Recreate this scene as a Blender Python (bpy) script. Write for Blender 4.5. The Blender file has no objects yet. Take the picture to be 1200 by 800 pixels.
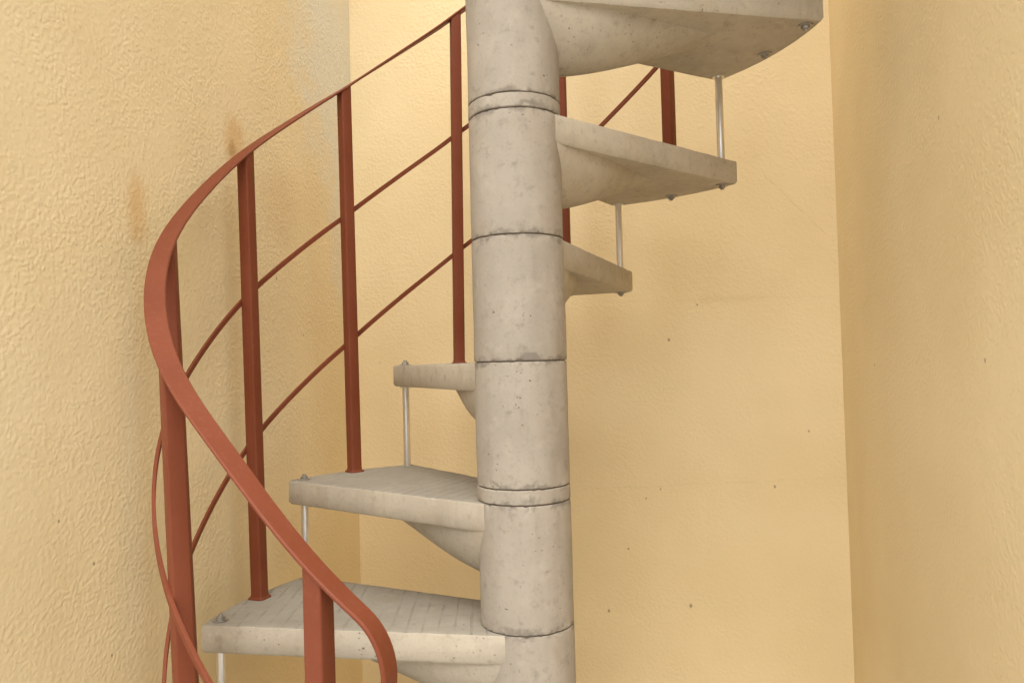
import bpy, bmesh, math, random
from mathutils import Vector, Matrix, noise

random.seed(7)
SC = bpy.context.scene
COL = SC.collection

# ------------------------------------------------------------------ dimensions
Z0 = 0.80                       # height of the third tread above the paving
RISE, RING = 0.20, 0.0246
R_COL, R_TIP, R_HOLE = 0.0763, 0.544, 0.5205
TH0, DTH = math.radians(161.95), math.radians(28.1)
ALPHA, BETA = DTH / 2 + math.radians(2.1), DTH / 2
THICK = 0.047
H_RAIL = 0.8226
K_LOW, K_TOP = -3, 7            # first and last tread


def level(k):
    """height of tread k, linear between whole treads"""
    def whole(i):
        return Z0 + RISE * i + RING * ((i >= 2) + (i >= 5))
    a = math.floor(k)
    return whole(a) + (whole(a + 1) - whole(a)) * (k - a)


def angle(k):
    return TH0 - DTH * k


# small real-life deviations of the hand-bent rail from a true helix
# (keys count half treads)
DX = {-8: 0.0, -7: 0.0, -6: -0.006, -5: -0.015, -4: -0.027, -3: -0.031, -2: -0.031, -1: -0.024, 0: -0.014,
      1: -0.010, 2: -0.007, 3: 0.002, 4: 0.010, 5: 0.005}
DZ = {-8: -0.015, -7: -0.015, -6: -0.013, -5: 0.003, -4: 0.002, 0: 0.006, 1: 0.003, 3: -0.006, 4: -0.013, 5: -0.012, 6: -0.008}


def table(T, k):
    def g(i):
        return T.get(i, 0.0)
    k *= 2
    a = math.floor(k); f = k - a
    p0, p1, p2, p3 = g(a - 1), g(a), g(a + 1), g(a + 2)
    return 0.5 * (2 * p1 + (p2 - p0) * f + (2 * p0 - 5 * p1 + 4 * p2 - p3) * f * f
                  + (3 * p1 - p0 - 3 * p2 + p3) * f ** 3)


def rail_point(k, frac=1.0, out=0.0):
    t = angle(k)
    return Vector(((R_HOLE + out) * math.cos(t) + table(DX, k) * frac,
                   (R_HOLE + out) * math.sin(t),
                   level(k) + H_RAIL * frac + table(DZ, k)))


# ------------------------------------------------------------------ node helpers
def new_mat(name):
    m = bpy.data.materials.new(name)
    m.use_nodes = True
    nt = m.node_tree
    return m, nt, nt.nodes['Principled BSDF']


class NT:
    def __init__(self, nt):
        self.nt = nt

    def n(self, kind, **kw):
        nd = self.nt.nodes.new(kind)
        for k, v in kw.items():
            setattr(nd, k, v)
        return nd

    def link(self, a, b):
        self.nt.links.new(a, b)

    def math(self, op, a, b=None, c=None, clamp=False):
        nd = self.n('ShaderNodeMath', operation=op, use_clamp=clamp)
        for i, v in enumerate((a, b, c)):
            if v is None:
                continue
            if hasattr(v, 'is_linked'):
                self.link(v, nd.inputs[i])
            else:
                nd.inputs[i].default_value = v
        return nd.outputs[0]

    def noise(self, vec, scale, detail=2.0, rough=0.5, dist=0.0, w=None):
        nd = self.n('ShaderNodeTexNoise', noise_dimensions='4D' if w is not None else '3D')
        if vec is not None:
            self.link(vec, nd.inputs['Vector'])
        nd.inputs['Scale'].default_value = scale
        nd.inputs['Detail'].default_value = detail
        nd.inputs['Roughness'].default_value = rough
        nd.inputs['Distortion'].default_value = dist
        if w is not None:
            self.link(w, nd.inputs['W'])
        return nd.outputs['Fac']

    def ramp(self, fac, a, b, lo=0.0, hi=1.0):
        nd = self.n('ShaderNodeMapRange', interpolation_type='SMOOTHSTEP')
        self.link(fac, nd.inputs['Value'])
        nd.inputs['From Min'].default_value = a
        nd.inputs['From Max'].default_value = b
        nd.inputs['To Min'].default_value = lo
        nd.inputs['To Max'].default_value = hi
        return nd.outputs['Result']

    def mix(self, fac, a, b, mode='MIX'):
        nd = self.n('ShaderNodeMix', data_type='RGBA', blend_type=mode)
        for sock, v in ((nd.inputs['Factor'], fac), (nd.inputs['A'], a), (nd.inputs['B'], b)):
            if hasattr(v, 'is_linked'):
                self.link(v, sock)
            elif isinstance(v, (tuple, list)):
                sock.default_value = (*v, 1.0)
            else:
                sock.default_value = v
        return nd.outputs['Result']

    def mapping(self, vec, scale=(1, 1, 1), loc=(0, 0, 0), rot=(0, 0, 0)):
        nd = self.n('ShaderNodeMapping')
        self.link(vec, nd.inputs['Vector'])
        nd.inputs['Scale'].default_value = scale
        nd.inputs['Location'].default_value = loc
        nd.inputs['Rotation'].default_value = rot
        return nd.outputs['Vector']

    def bump(self, height, dist, strength=1.0, normal=None):
        nd = self.n('ShaderNodeBump')
        self.link(height, nd.inputs['Height'])
        nd.inputs['Distance'].default_value = dist
        nd.inputs['Strength'].default_value = strength
        if normal is not None:
            self.link(normal, nd.inputs['Normal'])
        return nd.outputs['Normal']


# ------------------------------------------------------------------ materials
def wall_material(name, base, grain, depth, spots, patches=(), cracks=()):
    """textured cream paint. spots: (u, z, radius) fly specks;
    patches: (u, z, ru, rz, colour, strength) stains and faded areas."""
    m, nt, b = new_mat(name)
    N = NT(nt)
    co = N.n('ShaderNodeTexCoord').outputs['Object']
    sep = N.n('ShaderNodeSeparateXYZ'); N.link(co, sep.inputs[0])
    U, Z = sep.outputs['X'], sep.outputs['Z']
    big = N.noise(co, 2.3, 3, 0.55)
    mid = N.noise(N.mapping(co, (1, 1, 0.45)), 9, 4, 0.6)
    col = N.mix(N.ramp(big, 0.3, 0.7), tuple(c * f for c, f in zip(base, (0.95, 0.94, 0.91))),
                tuple(min(1, c * f) for c, f in zip(base, (1.03, 1.04, 1.07))))
    col = N.mix(N.ramp(mid, 0.45, 0.75, 0, 0.16), col, tuple(c * f for c, f in zip(base, (0.93, 0.90, 0.84))))
    wob = N.noise(co, 14, 4, 0.6)
    for (u, z, ru, rz, c, s) in patches:
        du = N.math('DIVIDE', N.math('SUBTRACT', U, u), ru)
        dz = N.math('DIVIDE', N.math('SUBTRACT', Z, z), rz)
        d = N.math('SQRT', N.math('ADD', N.math('MULTIPLY', du, du), N.math('MULTIPLY', dz, dz)))
        d = N.math('ADD', d, N.math('MULTIPLY', N.math('SUBTRACT', wob, 0.5), 1.1))
        col = N.mix(N.ramp(d, 0.15, 1.0, s, 0.0), col, c)
    # rare specks from a sparse cell pattern
    vo = N.n('ShaderNodeTexVoronoi'); N.link(co, vo.inputs['Vector']); vo.inputs['Scale'].default_value = 13
    sepc = N.n('ShaderNodeSeparateColor'); N.link(vo.outputs['Color'], sepc.inputs[0])
    speck = N.math('MULTIPLY', N.ramp(vo.outputs['Distance'], 0.02, 0.05, 1, 0), N.ramp(sepc.outputs[0], 0.80, 0.9))
    col = N.mix(N.math('MULTIPLY', speck, 0.30), col, (0.16, 0.10, 0.05))
    for (u, z, r) in spots:
        r *= 0.8
        du = N.math('SUBTRACT', U, u); dz = N.math('MULTIPLY', N.math('SUBTRACT', Z, z), 0.75)
        d = N.math('SQRT', N.math('ADD', N.math('MULTIPLY', du, du), N.math('MULTIPLY', dz, dz)))
        d = N.math('ADD', d, N.math('MULTIPLY', N.math('SUBTRACT', wob, 0.5), r * 0.8))
        col = N.mix(N.ramp(d, r * 0.3, r, 0.62, 0.0), col, (0.13, 0.085, 0.05))
    for (u0, z0, u1, z1, wid, s) in cracks:      # hairline cracks and old daywork joints
        L = math.hypot(u1 - u0, z1 - z0); tx, tz = (u1 - u0) / L, (z1 - z0) / L
        du = N.math('SUBTRACT', U, u0); dz = N.math('SUBTRACT', Z, z0)
        al = N.math('ADD', N.math('MULTIPLY', du, tx), N.math('MULTIPLY', dz, tz))
        ac = N.math('SUBTRACT', N.math('MULTIPLY', dz, tx), N.math('MULTIPLY', du, tz))
        ac = N.math('ABSOLUTE', N.math('ADD', ac, N.math('MULTIPLY', N.math('SUBTRACT', wob, 0.5), 0.022)))
        inside = N.math('MULTIPLY', N.ramp(al, 0.0, 0.03), N.ramp(al, L - 0.03, L, 1, 0))
        brk = N.ramp(N.noise(co, 30, 3, 0.6), 0.40, 0.55)
        msk = N.math('MULTIPLY', N.math('MULTIPLY', inside, brk), N.ramp(ac, wid * 0.4, wid, s, 0.0))
        col = N.mix(msk, col, (0.20, 0.13, 0.07))
    N.link(col, b.inputs['Base Color'])
    b.inputs['Roughness'].default_value = 0.62
    b.inputs['Specular IOR Level'].default_value = 0.35
    # rounded plaster grains of uneven size, rubbed flatter in places
    wv = N.n('ShaderNodeVectorMath', operation='MULTIPLY_ADD')
    nw = N.n('ShaderNodeTexNoise'); N.link(co, nw.inputs['Vector']); nw.inputs['Scale'].default_value = grain * 0.35
    nw.inputs['Detail'].default_value = 2
    N.link(nw.outputs['Color'], wv.inputs[0]); wv.inputs[1].default_value = (0.012, 0.012, 0.012); N.link(co, wv.inputs[2])
    vg = N.n('ShaderNodeTexVoronoi', feature='SMOOTH_F1'); N.link(wv.outputs[0], vg.inputs['Vector'])
    vg.inputs['Scale'].default_value = grain * 0.85
    vg.inputs['Smoothness'].default_value = 0.6
    g1 = N.ramp(vg.outputs['Distance'], 0.10, 0.75, 1, 0)
    g2 = N.noise(co, grain * 0.9, 2.5, 0.5)
    g3 = N.noise(co, grain * 0.2, 2, 0.5)
    rub = N.ramp(N.noise(co, 6, 3, 0.6), 0.35, 0.65, 0.55, 1.15)
    h = N.math('MULTIPLY', N.math('ADD', g1, N.math('MULTIPLY', g2, 1.0)), rub)
    h = N.math('ADD', h, N.math('MULTIPLY', g3, 0.7))
    N.link(N.bump(h, depth, 1.0), b.inputs['Normal'])
    return m


def concrete_material(name, base, dirt, dirty=0.35, grooves=False, pits=0.6, streak=False, joints=False):
    m, nt, b = new_mat(name)
    N = NT(nt)
    co = N.n('ShaderNodeTexCoord').outputs['Object']
    rnd = N.math('MULTIPLY', N.n('ShaderNodeObjectInfo').outputs['Random'], 37.0)
    big = N.noise(co, 7, 4, 0.6, 0.3, rnd)
    fine = N.noise(co, 60, 4, 0.65, 0.0, rnd)
    vert = N.noise(N.mapping(co, (1, 1, 0.16)), 26, 4, 0.6, 0.2, rnd)
    col = N.mix(N.ramp(big, 0.3, 0.7), tuple(c * 0.90 for c in base), tuple(min(1, c * 1.07) for c in base))
    warm = N.noise(co, 11, 3, 0.6, 0.4, N.math('ADD', rnd, 9.0))
    col = N.mix(N.ramp(warm, 0.52, 0.78, 0, 0.45), col, tuple(c * f for c, f in zip(base, (0.86, 0.78, 0.64))))
    col = N.mix(N.ramp(vert, 0.50, 0.78, 0, 0.5 if streak else 0.25), col, tuple(c * f for c, f in zip(base, (0.72, 0.70, 0.66))))
    col = N.mix(N.ramp(fine, 0.52, 0.8, 0, dirty), col, dirt)
    # air-bubble pits
    def pitmask(scale, keep, r, off):
        vo = N.n('ShaderNodeTexVoronoi', voronoi_dimensions='4D')
        N.link(co, vo.inputs['Vector']); N.link(N.math('ADD', rnd, off), vo.inputs['W'])
        vo.inputs['Scale'].default_value = scale
        sp = N.n('ShaderNodeSeparateColor'); N.link(vo.outputs['Color'], sp.inputs[0])
        return N.math('MULTIPLY', N.ramp(vo.outputs['Distance'], r * 0.4, r, 1, 0), N.ramp(sp.outputs[1], keep, keep + 0.06))
    cl = N.ramp(N.noise(co, 9, 2, 0.5, 0.0, N.math('ADD', rnd, 21.0)), 0.42, 0.68)
    p1 = N.math('MULTIPLY', pitmask(170, 0.45, 0.30, 0.0), cl)
    p2 = pitmask(60, 0.80, 0.16, 5.0)
    pit = N.math('MAXIMUM', p1, p2)
    rs = N.math('MULTIPLY', pitmask(22, 0.90, 0.13, 12.0), 0.55)
    col = N.mix(rs, col, (0.42, 0.17, 0.06))
    col = N.mix(N.math('MULTIPLY', pit, pits), col, tuple(c * 0.35 for c in dirt))
    grit = N.noise(co, 210, 3, 0.6, 0.0, rnd)
    col = N.mix(N.ramp(grit, 0.5, 0.75, 0, 0.22), col, dirt)
    col = N.mix(N.ramp(N.noise(co, 38, 3, 0.6, 0.3, N.math('ADD', rnd, 31.0)), 0.52, 0.72, 0, 0.35), col,
                tuple(min(1, c * 1.22) for c in base))
    hgt = N.math('ADD', N.math('MULTIPLY', fine, 0.5), N.math('MULTIPLY', big, 0.8))
    hgt = N.math('SUBTRACT', hgt, N.math('MULTIPLY', pit, 1.2))
    if grooves:
        sep = N.n('ShaderNodeSeparateXYZ'); N.link(co, sep.inputs[0])
        wob = N.math('MULTIPLY', N.math('SUBTRACT', N.noise(co, 18, 2, 0.5, 0.0, rnd), 0.5), 0.006)
        def lines(coord, period, width):
            f = N.math('FRACT', N.math('DIVIDE', N.math('ADD', coord, wob), period))
            d = N.math('MULTIPLY', N.math('ABSOLUTE', N.math('SUBTRACT', f, 0.5)), period)
            return N.ramp(d, width * 0.4, width, 1, 0)
        dg = N.math('ADD', N.math('MULTIPLY', sep.outputs['X'], 0.94), N.math('MULTIPLY', sep.outputs['Y'], 0.34))
        dh = N.math('SUBTRACT', N.math('MULTIPLY', sep.outputs['Y'], 0.94), N.math('MULTIPLY', sep.outputs['X'], 0.34))
        ln = N.math('MAXIMUM', lines(dg, 0.026, 0.0026), N.math('MULTIPLY', lines(dh, 0.078, 0.0022), 0.7))
        wear = N.ramp(N.noise(co, 12, 3, 0.6, 0.0, N.math('ADD', rnd, 3.0)), 0.40, 0.62, 0.05, 1)
        ln = N.math('MULTIPLY', ln, wear)
        col = N.mix(N.math('MULTIPLY', ln, 0.24), col, tuple(c * 0.6 for c in dirt))
        hgt = N.math('SUBTRACT', hgt, N.math('MULTIPLY', ln, 0.8))
    if joints:        # grime and spilt mortar along the ends of each drum
        sz = N.n('ShaderNodeSeparateXYZ'); N.link(co, sz.inputs[0])
        z = sz.outputs['Z']
        e = N.math('MINIMUM', z, N.math('ABSOLUTE', N.math('SUBTRACT', z, RISE)))
        nz = N.noise(co, 34, 4, 0.65, 0.0, N.math('ADD', rnd, 44.0))
        e2 = N.math('ADD', e, N.math('MULTIPLY', N.math('SUBTRACT', nz, 0.45), 0.07))
        col = N.mix(N.ramp(e2, 0.0, 0.012, 0.55, 0.0), col, tuple(c * 0.7 for c in dirt))
        nl = N.noise(co, 20, 4, 0.6, 0.0, N.math('ADD', rnd, 54.0))
        e3 = N.math('ADD', e, N.math('MULTIPLY', N.math('SUBTRACT', nl, 0.42), 0.12))
        col = N.mix(N.ramp(e3, 0.0, 0.010, 0.5, 0.0), col, tuple(min(1, c * 1.3) for c in base))
    N.link(col, b.inputs['Base Color'])
    b.inputs['Roughness'].default_value = 0.85
    b.inputs['Specular IOR Level'].default_value = 0.25
    N.link(N.bump(hgt, 0.0016, 0.8), b.inputs['Normal'])
    return m


def paint_material():
    m, nt, b = new_mat('oxide_red_paint')
    N = NT(nt)
    co = N.n('ShaderNodeTexCoord').outputs['Object']
    a = N.noise(co, 8, 3, 0.6)
    f = N.noise(N.mapping(co, (1, 1, 0.25)), 70, 3, 0.6)
    col = N.mix(N.ramp(a, 0.3, 0.7), (0.162, 0.041, 0.0165), (0.182, 0.048, 0.021))
    col = N.mix(N.ramp(f, 0.55, 0.8, 0, 0.12), col, (0.15, 0.055, 0.034))
    ge = N.n('ShaderNodeNewGeometry')
    chip = N.noise(co, 160, 2, 0.5)
    col = N.mix(N.math('MULTIPLY', N.ramp(ge.outputs['Pointiness'], 0.52, 0.58), N.ramp(chip, 0.56, 0.66, 0, 0.06)), col, (0.36, 0.19, 0.13))
    N.link(col, b.inputs['Base Color'])
    N.link(N.ramp(a, 0.3, 0.7, 0.46, 0.58), b.inputs['Roughness'])
    b.inputs['Specular IOR Level'].default_value = 0.18
    N.link(N.bump(N.noise(co, 140, 3, 0.6), 0.0006, 0.6), b.inputs['Normal'])
    return m


def metal_material(name, colr, rough):
    m, nt, b = new_mat(name)
    N = NT(nt)
    co = N.n('ShaderNodeTexCoord').outputs['Object']
    f = N.noise(N.mapping(co, (1, 1, 0.2)), 90, 3, 0.6)
    col = N.mix(N.ramp(f, 0.4, 0.75), colr, tuple(c * 0.75 for c in colr))
    N.link(col, b.inputs['Base Color'])
    b.inputs['Metallic'].default_value = 0.9
    N.link(N.ramp(f, 0.3, 0.8, rough, rough + 0.15), b.inputs['Roughness'])
    return m


def ground_material():
    m, nt, b = new_mat('pale_paving')
    N = NT(nt)
    co = N.n('ShaderNodeTexCoord').outputs['Object']
    big = N.noise(co, 1.5, 4, 0.6); fine = N.noise(co, 60, 4, 0.65)
    col = N.mix(N.ramp(big, 0.3, 0.7), (0.55, 0.52, 0.47), (0.62, 0.59, 0.54))
    col = N.mix(N.ramp(fine, 0.5, 0.8, 0, 0.4), col, (0.34, 0.32, 0.28))
    N.link(col, b.inputs['Base Color'])
    b.inputs['Roughness'].default_value = 0.9
    N.link(N.bump(fine, 0.002, 0.6), b.inputs['Normal'])
    return m


CREAM = (0.765, 0.622, 0.362)
RUST = (0.60, 0.33, 0.10)
RUST_DARK = (0.36, 0.20, 0.07)
PALE = (0.66, 0.63, 0.51)
M_LEFT = wall_material('cream_stucco_coarse', CREAM, 160, 0.00054,
                       [(0.965, 0.945, 0.004), (1.03, 1.02, 0.003), (0.93, 0.80, 0.0035), (0.74, 1.50, 0.003),
                        (0.42, 1.42, 0.0055), (0.30, 1.30, 0.0035)],
                       [(0.10, 2.03, 0.36, 0.46, PALE, 0.92), (0.06, 1.62, 0.16, 0.40, PALE, 0.6),
                        (0.575, 1.680, 0.050, 0.075, RUST, 0.50), (0.583, 1.655, 0.020, 0.026, RUST_DARK, 0.60),
                        (0.865, 1.488, 0.036, 0.085, RUST, 0.48), (0.40, 1.58, 0.10, 0.15, RUST, 0.14)])
M_BACK = wall_material('cream_stucco_fine', CREAM, 150, 0.00045,
                       [(0.828, 1.271, 0.0055), (1.148, 1.043, 0.0045), (1.066, 0.911, 0.0055), (0.796, 0.903, 0.004),
                        (0.713, 0.755, 0.004), (0.86, 0.62, 0.006), (0.66, 0.60, 0.005), (0.899, 1.355, 0.004),
                        (0.76, 0.88, 0.0035)],
                       [(0.96, 1.367, 0.13, 0.018, RUST_DARK, 0.08)],
                       [(1.06, 1.67, 1.235, 1.477, 0.0012, 0.20), (0.50, 0.897, 1.24, 0.934, 0.0018, 0.07), (0.70, 1.372, 1.24, 1.362, 0.0018, 0.07)])
M_RIGHT = wall_material('cream_stucco_medium', tuple(c * f for c, f in zip(CREAM, (0.985, 0.98, 0.965))), 165, 0.00036,
                        [(0.729, 1.563, 0.004), (0.861, 1.209, 0.004), (0.30, 1.20, 0.004)])
M_CONC = concrete_material('cast_concrete', (0.425, 0.372, 0.286), (0.22, 0.186, 0.130), 0.6, streak=True)  # tint lifted to make up for shade on the tread fronts
M_DRUM = concrete_material('column_concrete', (0.335, 0.292, 0.232), (0.17, 0.148, 0.115), 0.6, streak=True, joints=True)  # same concrete as the steps, darkened to offset the stronger light on the column
M_TOP = concrete_material('worn_tread_top', (0.275, 0.250, 0.200), (0.155, 0.140, 0.108), 0.65, grooves=True)
M_JOINT = concrete_material('dirty_mortar', (0.14, 0.115, 0.085), (0.06, 0.05, 0.04), 0.5)
M_PAINT = paint_material()
M_STEEL = metal_material('galvanised_steel', (0.78, 0.76, 0.72), 0.32)
M_NUT = metal_material('dull_zinc', (0.42, 0.40, 0.36), 0.45)
M_GROUND = ground_material()


# ------------------------------------------------------------------ object helpers
def make_obj(name, bm, mats, parent=None, smooth=True, sharp=35):
    bmesh.ops.recalc_face_normals(bm, faces=bm.faces[:])
    me = bpy.data.meshes.new(name)
    bm.to_mesh(me); bm.free()
    for m in (mats if isinstance(mats, (list, tuple)) else [mats]):
        me.materials.append(m)
    if smooth:
        for p in me.polygons:
            p.use_smooth = True
        me.set_sharp_from_angle(angle=math.radians(sharp))
    o = bpy.data.objects.new(name, me)
    COL.objects.link(o)
    if parent is not None:
        o.parent = parent
    return o


def tag(o, label=None, cat=None, group=None, kind=None):
    for k, v in (('label', label), ('category', cat), ('group', group), ('kind', kind)):
        if v:
            o[k] = v
    return o


def bridge(bm, a, b, closed=True, mat=0):
    n = len(a)
    for i in range(n if closed else n - 1):
        j = (i + 1) % n
        f = bm.faces.new((a[i], a[j], b[j], b[i])); f.material_index = mat


def ring_verts(bm, pts):
    return [bm.verts.new(p) for p in pts]


def lathe(bm, profile, seg=72, cap=True, centre=(0, 0), jitter=0.0, seed=0):
    rings = []
    for r, z in profile:
        pts = []
        for i in range(seg):
            a = 2 * math.pi * i / seg
            rr = r
            if jitter:
                rr += jitter * noise.noise(Vector((math.cos(a) * 3 + seed, math.sin(a) * 3, z * 14)))
                if r > 0.07:      # chipped arrises
                    ch = noise.noise(Vector((math.cos(a) * 9 + seed * 3, math.sin(a) * 9, 40 * z))) + \
                        0.5 * noise.noise(Vector((math.cos(a) * 24, math.sin(a) * 24 + seed, 40 * z)))
                    if z < 0.0015 or z > profile[-1][1] - 0.0015:
                        rr -= max(0.0, ch - 0.2) * 0.004
                        z_off = max(0.0, ch - 0.15) * 0.0022 * (1 if z < 0.01 else -1)
                    else:
                        z_off = 0.0
                    pts.append((centre[0] + rr * math.cos(a), centre[1] + rr * math.sin(a), z + z_off))
                    continue
            pts.append((centre[0] + rr * math.cos(a), centre[1] + rr * math.sin(a), z))
        rings.append(ring_verts(bm, pts))
    for a, b in zip(rings, rings[1:]):
        bridge(bm, a, b)
    if cap:
        bm.faces.new(rings[0][::-1]); bm.faces.new(rings[-1])


def tube(bm, pts, radius, seg=12, caps=True):
    rings = []
    n = len(pts)
    for i, p in enumerate(pts):
        t = (pts[min(i + 1, n - 1)] - pts[max(i - 1, 0)]).normalized()
        s = t.cross(Vector((0, 0, 1)))
        s = s.normalized() if s.length > 1e-4 else Vector((1, 0, 0))
        u = s.cross(t).normalized()
        rings.append(ring_verts(bm, [p + (s * math.cos(2 * math.pi * j / seg) + u * math.sin(2 * math.pi * j / seg)) * radius
                                     for j in range(seg)]))
    for a, b in zip(rings, rings[1:]):
        bridge(bm, a, b)
    if caps:
        bm.faces.new(rings[0][::-1]); bm.faces.new(rings[-1])


def rounded_square(s, r, seg=4):
    out = []
    for q in range(4):
        cx = (s - r) * (1 if q in (0, 3) else -1); cy = (s - r) * (1 if q in (0, 1) else -1)
        for i in range(seg + 1):
            a = math.pi / 2 * (q + i / seg)
            out.append((cx + r * math.cos(a), cy + r * math.sin(a)))
    return out


def hexnut(bm, x, y, z0, z1, r, stud=0.0):
    for za, zb, rr, n in ((z0, z1, r, 6),) + (((z1, z1 + stud, r * 0.52, 12),) if stud else ()):
        A = ring_verts(bm, [(x + rr * math.cos(2 * math.pi * i / n), y + rr * math.sin(2 * math.pi * i / n), za) for i in range(n)])
        B = ring_verts(bm, [(x + rr * math.cos(2 * math.pi * i / n), y + rr * math.sin(2 * math.pi * i / n), zb) for i in range(n)])
        bridge(bm, A, B); bm.faces.new(A[::-1]); bm.faces.new(B)


# ------------------------------------------------------------------ staircase
stairs = bpy.data.objects.new('spiral_staircase', None)
COL.objects.link(stairs)
tag(stairs, 'precast concrete spiral staircase with oxide red metal handrail standing in a cream walled corner', 'staircase')


def tread_outline():
    """wedge seen from above, local x along the tread, counter-clockwise"""
    N = Vector((R_TIP * math.cos(ALPHA), R_TIP * math.sin(ALPHA)))
    d = N.length
    rt = R_COL * 0.945
    ta = math.atan2(N.y, N.x) + math.acos(rt / d)
    T = Vector((rt * math.cos(ta), rt * math.sin(ta)))
    pts = []
    arc = [Vector((R_TIP * math.cos(ALPHA * s), R_TIP * math.sin(ALPHA * s))) for s in [-1 + 2 * i / 22 for i in range(23)]]
    T2 = Vector((T.x, -T.y))
    n = 36
    for i in range(n):
        pts.append(T2.lerp(arc[0], i / n))
    pts += arc
    for i in range(1, n + 1):
        pts.append(arc[-1].lerp(T, i / n))
    return pts, 0


def inset(pts, d):
    n = len(pts); out = []
    for i, p in enumerate(pts):
        a = (p - pts[i - 1]).normalized(); b = (pts[(i + 1) % n] - p).normalized()
        na = Vector((-a.y, a.x)); nb = Vector((-b.y, b.x))
        m = (na + nb)
        m = m / max(0.5, 1 + na.dot(nb))
        out.append(p + m * d)
    return out


def make_tread(seed):
    pts, _ = tread_outline()
    bm = bmesh.new()
    spec = [(0.016, 0.0, 0.0), (0.0032, 0.0, 0.7), (0.0009, -0.0011, 1.0), (0.0, -0.0038, 0.5), (0.0, -THICK * 0.5, 0.25),
            (0.0, -THICK + 0.005, 0.4), (0.0035, -THICK, 0.4), (0.016, -THICK, 0.0)]
    rings = []
    for d, z, j in spec:
        q = inset(pts, d)
        vs = []
        for p in q:
            r = p.length
            fade = min(1.0, max(0.0, (r - R_COL) / 0.05))
            nv = noise.noise(Vector((p.x * 22 + seed * 5.3, p.y * 22, z * 30)))
            n2 = noise.noise(Vector((p.x * 75 + seed * 9.1, p.y * 75, z * 60)))
            dz = (nv * 0.0013 + n2 * 0.0009) * j * fade
            if z > -0.003:
                dz = min(dz, 0.0004)
            k = 1 + (n2 * 0.0018 + nv * 0.002) * j * fade / max(r, 0.2) * 0.6
            vs.append(bm.verts.new((p.x * k, p.y * k, z + dz)))
        rings.append(vs)
    for i, (a, b) in enumerate(zip(rings, rings[1:])):
        bridge(bm, a, b, True, 1 if i in (0, 1) else 0)
    f = bm.faces.new(rings[0]); f.material_index = 1
    f = bm.faces.new(rings[-1][::-1]); f.material_index = 0
    # tapering bracket under the tread, cast together with it
    rows = []
    S = 18
    s0, s1 = 0.016, 0.375
    for i in range(S + 1):
        t = i / S
        s = s0 + (s1 - s0) * t
        tt = min(1.0, max(0.0, (s - R_COL) / (s1 - R_COL)))
        dep = 0.091 * (1 - tt ** 1.3) + 0.0005
        w = 0.0738 + 0.012 * min(1.0, tt * 4) - 0.040 * tt
        row = []
        for j in range(21):
            ph = math.pi * j / 20
            row.append(bm.verts.new((s, w * math.cos(ph), -THICK + 0.003 - (dep + 0.003) * math.sin(ph) ** 1.25)))
        rows.append(row)
    for a, b in zip(rows, rows[1:]):
        bridge(bm, a, b, False)
    bm.faces.new(rows[0]); bm.faces.new(rows[-1][::-1])
    for a, b in zip(rows, rows[1:]):
        bm.faces.new((a[0], b[0], b[-1], a[-1]))
    return bm


def make_bolt(kind):
    """kind: 'top' nut with stud on the tread, 'under' nut and washer below"""
    bm = bmesh.new()
    if kind == 'top':
        lathe(bm, [(0.0125, 0.0), (0.0125, 0.0018)], 20)
        hexnut(bm, 0, 0, 0.0018, 0.0068, 0.0075, 0.0045)
    else:
        lathe(bm, [(0.0130, -THICK - 0.0025), (0.0130, -THICK + 0.001)], 20)
        hexnut(bm, 0, 0, -THICK - 0.0070, -THICK - 0.0025, 0.0072)
        lathe(bm, [(0.0038, -THICK - 0.0100), (0.0038, -THICK - 0.0065)], 12)
    return bm


tread_protos = []
for v in range(3):
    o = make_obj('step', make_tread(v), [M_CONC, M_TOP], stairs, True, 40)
    tread_protos.append(o)
drum_protos = []
for v in range(3):
    bm = bmesh.new()
    h = RISE - 0.0019
    lathe(bm, [(R_COL - 0.012, 0), (R_COL - 0.0016, 0.0), (R_COL - 0.0003, 0.0010), (R_COL, 0.005)] +
          [(R_COL, 0.006 + (h - 0.012) * i / 10) for i in range(1, 10)] +
          [(R_COL, h - 0.005), (R_COL - 0.0003, h - 0.0010), (R_COL - 0.0016, h), (R_COL - 0.012, h)],
          144, True, (0, 0), 0.0011, v * 4.7)
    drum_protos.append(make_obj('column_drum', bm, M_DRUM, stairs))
bm = bmesh.new()
lathe(bm, [(R_COL - 0.01, 0), (R_COL - 0.0014, 0.0), (R_COL + 0.0001, 0.0014), (R_COL + 0.0003, RING / 2), (R_COL + 0.0001, RING - 0.0032),
           (R_COL - 0.0014, RING - 0.0018), (R_COL - 0.01, RING - 0.0018)], 96, True, (0, 0), 0.0008, 2.2)
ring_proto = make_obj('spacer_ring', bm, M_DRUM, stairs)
bolt_top = make_obj('bolt', make_bolt('top'), M_NUT, None)
bolt_under = make_obj('bolt', make_bolt('under'), M_NUT, None)

bolt_used = {id(bolt_top): False, id(bolt_under): False}


def add_bolt(proto, parent, rad, a):
    b = proto
    if bolt_used[id(proto)]:
        b = proto.copy(); COL.objects.link(b)
    bolt_used[id(proto)] = True
    b.parent = parent
    b.location = (rad * math.cos(a), rad * math.sin(a), 0)
    b.rotation_euler = (0, 0, random.uniform(0, 1))


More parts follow.
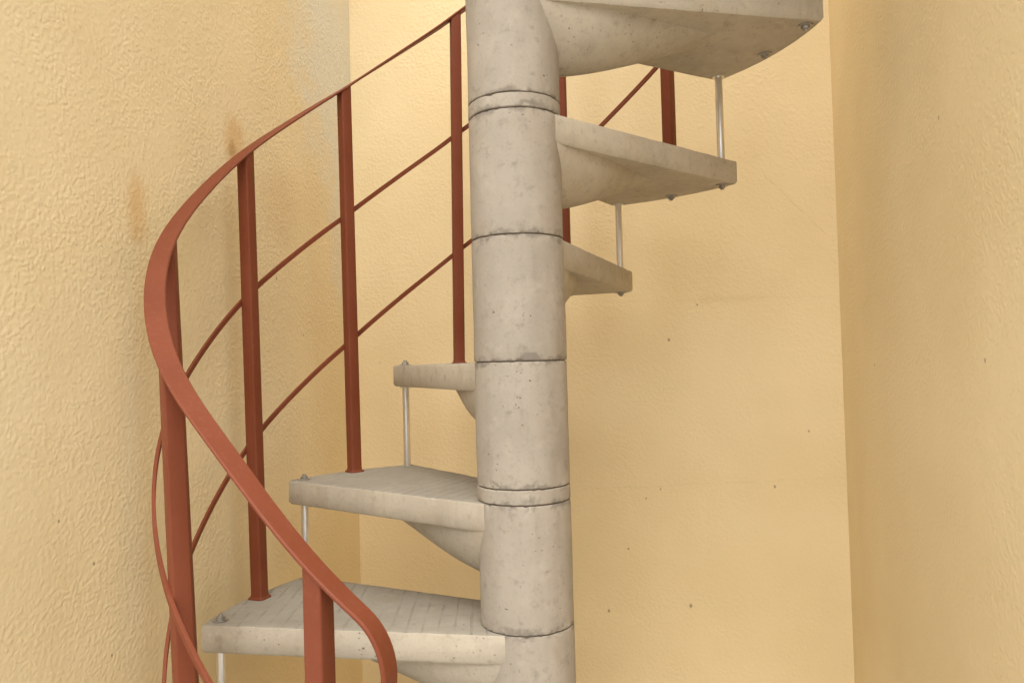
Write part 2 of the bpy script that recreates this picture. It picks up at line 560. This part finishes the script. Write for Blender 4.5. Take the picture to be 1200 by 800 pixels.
used_t, used_d, ring_used = set(), set(), False
for k in range(K_LOW, K_TOP + 1):
    v = (k + 3) % 3
    t = tread_protos[v]
    if v in used_t:
        t = t.copy(); COL.objects.link(t)
    used_t.add(v)
    t.parent = stairs
    t.location = (0, 0, level(k)); t.rotation_euler = (0, 0, angle(k))
    if k < K_TOP:
        add_bolt(bolt_top, t, R_HOLE, BETA)                        # where the spacer rod comes through
    add_bolt(bolt_under, t, R_HOLE, 0.0)                           # baluster fixing
    add_bolt(bolt_under, t, R_HOLE, -BETA)
    d = drum_protos[v]
    if v in used_d:
        d = d.copy(); COL.objects.link(d)
    used_d.add(v)
    d.parent = stairs
    d.location = (0, 0, level(k) - RISE + 0.001); d.rotation_euler = (0, 0, angle(k) * 1.7 + 1.1)
    if k in (1, 4):
        r = ring_proto
        if ring_used:
            r = r.copy(); COL.objects.link(r)
        ring_used = True
        r.parent = stairs
        r.location = (0, 0, level(k) + 0.001); r.rotation_euler = (0, 0, k)

bm = bmesh.new()
lathe(bm, [(R_COL - 0.0032, 0.002), (R_COL - 0.0032, level(K_TOP) - 0.004)], 64)
tag(make_obj('mortar_core', bm, M_JOINT, stairs), 'dirty mortar showing in the joints between the column drums')

# spacer rods between neighbouring treads
rod_proto = None
for k in range(K_LOW, K_TOP):
    zb, zt = level(k), level(k + 1) - THICK
    a = angle(k) - BETA
    bm = bmesh.new()
    lathe(bm, [(0.0076, zb - 0.001), (0.0076, zt + 0.001)], 20)
    lathe(bm, [(0.0125, zt - 0.0025), (0.0125, zt + 0.001)], 20)
    rod = make_obj('spacer_rod', bm, M_STEEL, stairs)
    rod.location = (R_HOLE * math.cos(a), R_HOLE * math.sin(a), 0)

# ------------------------------------------------------------------ railing
HALF = 0.0118
BAR_W, BAR_T = 0.028, 0.0052


def bar_frames():
    """centre, width direction and thickness direction along the flat top bar, lower end first"""
    fr = []
    k_end = -3.19
    # scroll at the lower end: the bar bends down and back under itself
    p = rail_point(k_end); q = rail_point(k_end + 0.02)
    tan = (p - q).normalized()                         # downhill
    ang = angle(k_end)
    rad = Vector((math.cos(ang), math.sin(ang), 0))
    wid = rad
    hor = Vector((tan.x, tan.y, 0)).normalized()
    slope = math.atan2(-tan.z, Vector((tan.x, tan.y)).length)
    rho = 0.082
    cpt = p - (hor * math.sin(slope) + Vector((0, 0, 1)) * math.cos(slope)) * rho
    curl = []
    for i in range(1, 40):
        f = slope + math.radians(190) * i / 39
        rr = rho * (1 - 0.45 * (i / 39) ** 1.5)
        up = hor * math.sin(f) + Vector((0, 0, 1)) * math.cos(f)
        curl.append((cpt + up * rr, wid, up))
    fr += curl[::-1]
    k = k_end
    while k <= K_TOP + 0.001:
        p = rail_point(k); q0 = rail_point(k - 0.01); q1 = rail_point(k + 0.01)
        t = (q1 - q0).normalized()
        a = angle(k)
        rad = Vector((math.cos(a), math.sin(a), 0))
        rad = (rad - t * rad.dot(t)).normalized()
        up = t.cross(rad)
        if up.z < 0:
            up = -up
        fr.append((p, rad, up.normalized()))
        k += 0.05
    return fr


bm = bmesh.new()
rings = []
hw, ht, c = BAR_W / 2, BAR_T / 2, 0.0016
prof = [(hw, ht - c), (hw - c, ht), (-hw + c, ht), (-hw, ht - c), (-hw, -ht + c), (-hw + c, -ht), (hw - c, -ht), (hw, -ht + c)]
for p, w, u in bar_frames():
    rings.append(ring_verts(bm, [p + w * a + u * (b + ht) for a, b in prof]))
for a, b in zip(rings, rings[1:]):
    bridge(bm, a, b)
bm.faces.new(rings[0][::-1]); bm.faces.new(rings[-1])
handrail = make_obj('handrail', bm, M_PAINT, stairs, True, 40)

for frac in (0.667, 0.333):
    bm = bmesh.new()
    rings = []
    k = -3.0
    while k <= K_TOP + 0.001:      # flat strip welded to the outer faces of the balusters
        p = rail_point(k, frac, HALF + 0.0022)
        t = (rail_point(k + 0.01, frac, HALF) - rail_point(k - 0.01, frac, HALF)).normalized()
        rad = Vector((math.cos(angle(k)), math.sin(angle(k)), 0))
        rad = (rad - t * rad.dot(t)).normalized()
        up = rad.cross(t).normalized()
        rings.append(ring_verts(bm, [p + rad * a + up * b for a, b in
                     ((.0025, .0042), (.0019, .0048), (-.0019, .0048), (-.0025, .0042), (-.0025, -.0042), (-.0019, -.0048), (.0019, -.0048), (.0025, -.0042))]))
        k += 0.05
    for a, b in zip(rings, rings[1:]):
        bridge(bm, a, b)
    bm.faces.new(rings[0][::-1]); bm.faces.new(rings[-1])
    make_obj('rail_rod', bm, M_PAINT, handrail)

for k in range(K_LOW, K_TOP + 1):
    base = Vector((R_HOLE * math.cos(angle(k)), R_HOLE * math.sin(angle(k)), level(k)))
    top = rail_point(k)
    rot = Matrix.Rotation(angle(k), 3, 'Z')
    bm = bmesh.new()
    sec = rounded_square(HALF, 0.0030, 3)
    # shoe welded under the tube, then the tube itself
    spec = [(0.0162, 0.0, 0.004), (0.0162, 0.0022, 0.004), (0.0150, 0.0034, 0.004), (HALF + 0.0014, 0.0042, 0.003), (HALF, 0.0080, 0.003)]
    rings = []
    for hs, z, rr in spec:
        rings.append(ring_verts(bm, [base + rot @ Vector((x, y, z)) for x, y in rounded_square(hs, max(rr, hs * 0.35 if hs > 0.015 else rr), 3)]))
    for f in [i / 12 for i in range(1, 13)]:
        cpt = base.lerp(top, f)
        t = (rail_point(k + 0.01) - rail_point(k - 0.01))
        ring = []
        for x, y in sec:
            v = rot @ Vector((x, y, 0))
            q = cpt + v
            if f == 1.0:      # top cut to the slope of the bar
                th = Vector((t.x, t.y, 0)); th_l = th.length
                q.z += v.dot(th / th_l) * t.z / th_l + 0.0015
            ring.append(bm.verts.new(q))
        rings.append(ring)
    for a, b in zip(rings, rings[1:]):
        bridge(bm, a, b)
    bm.faces.new(rings[0][::-1]); bm.faces.new(rings[-1])
    make_obj('baluster', bm, M_PAINT, handrail, True, 40)

# ------------------------------------------------------------------ walls and paving
SK = 0.2
LN = math.hypot(1, SK)
CL = Vector((-0.44266, 0.8, 0))
CR = Vector((0.76200, 0.55907, 0))
along = Vector((-SK, -1, 0)) / LN           # from the back corners towards the viewer
across = Vector((1, -SK, 0)) / LN
W_BACK = (CR - CL).dot(across)
WALL_H, DEPTH, TW = 2.95, 1.25, 0.16


def wall(name, origin, xdir, x0, x1, y0, y1, mat, label):
    bm = bmesh.new()
    bmesh.ops.create_cube(bm, size=1)
    for v in bm.verts:
        v.co = Vector((x0 + (v.co.x + 0.5) * (x1 - x0), y0 + (v.co.y + 0.5) * (y1 - y0), (v.co.z + 0.5) * (WALL_H + 0.05) - 0.05))
    bmesh.ops.bevel(bm, geom=bm.edges[:], offset=0.004, segments=2, affect='EDGES')
    o = make_obj(name, bm, mat)
    o.location = origin
    o.rotation_euler = (0, 0, math.atan2(xdir.y, xdir.x))
    return tag(o, label, 'wall')


wall('stucco_wall', CL, across, -TW, W_BACK + TW, 0.0, TW, M_BACK,
     'smooth cream wall with tiny dark specks standing straight behind the concrete column')
wall('stucco_wall', CL, along, -0.01, DEPTH, -TW, 0.0, M_LEFT,
     'coarse textured cream wall with two rust stains and a faded patch beside the red handrail')
wall('stucco_wall', CR, along, -0.01, DEPTH, 0.0, TW, M_RIGHT,
     'clean cream wall facing left with no stains, beyond the tip of the topmost step')

bm = bmesh.new()
bmesh.ops.create_grid(bm, x_segments=2, y_segments=2, size=60)
g = make_obj('ground', bm, M_GROUND)
g['kind'] = 'structure'

# ------------------------------------------------------------------ camera
cam = bpy.data.cameras.new('camera')
cam.sensor_width = 36.0
cam.lens = 904.5 / 1200 * 36.0
cam.clip_start = 0.02
cam.clip_end = 500
co = bpy.data.objects.new('camera', cam)
COL.objects.link(co)
yaw, pitch, roll = -0.00981, 0.02998, 0.02611
rot = Matrix.Rotation(-yaw, 4, 'Z') @ Matrix.Rotation(math.pi / 2 + pitch, 4, 'X') @ Matrix.Rotation(-roll, 4, 'Z')
co.matrix_world = Matrix.Translation((-0.0008, -1.2783, Z0 + 0.4197)) @ rot
SC.camera = co

# ------------------------------------------------------------------ light
to_sun = Vector((-0.19, -1.0, 1.85)).normalized()
sun = bpy.data.lights.new('sun', 'SUN')
sun.energy = 1.4
sun.angle = math.radians(90)
sun.color = (1.0, 0.98, 0.95)
so = bpy.data.objects.new('sun', sun)
COL.objects.link(so)
so.rotation_euler = to_sun.to_track_quat('Z', 'Y').to_euler()
so.location = to_sun * 20

w = bpy.data.worlds.new('World')
SC.world = w
w.use_nodes = True
wn = NT(w.node_tree)
bg = w.node_tree.nodes['Background']
sky = wn.n('ShaderNodeTexSky', sky_type='NISHITA')
sky.sun_disc = False
sky.sun_elevation = math.asin(to_sun.z)
sky.sun_rotation = math.atan2(to_sun.x, to_sun.y)
sky.dust_density = 6.0
sky.air_density = 1.0
hs = wn.n('ShaderNodeHueSaturation')
hs.inputs['Saturation'].default_value = 0.55
wn.link(sky.outputs[0], hs.inputs['Color'])
wn.link(hs.outputs[0], bg.inputs['Color'])
bg.inputs['Strength'].default_value = 0.085

SC.view_settings.view_transform = 'Standard'
SC.view_settings.look = 'None'
SC.view_settings.gamma = 1
SC.view_settings.use_curve_mapping = False
SC.view_settings.exposure = 1.15
SC.cycles.max_bounces = 8
SC.cycles.diffuse_bounces = 7
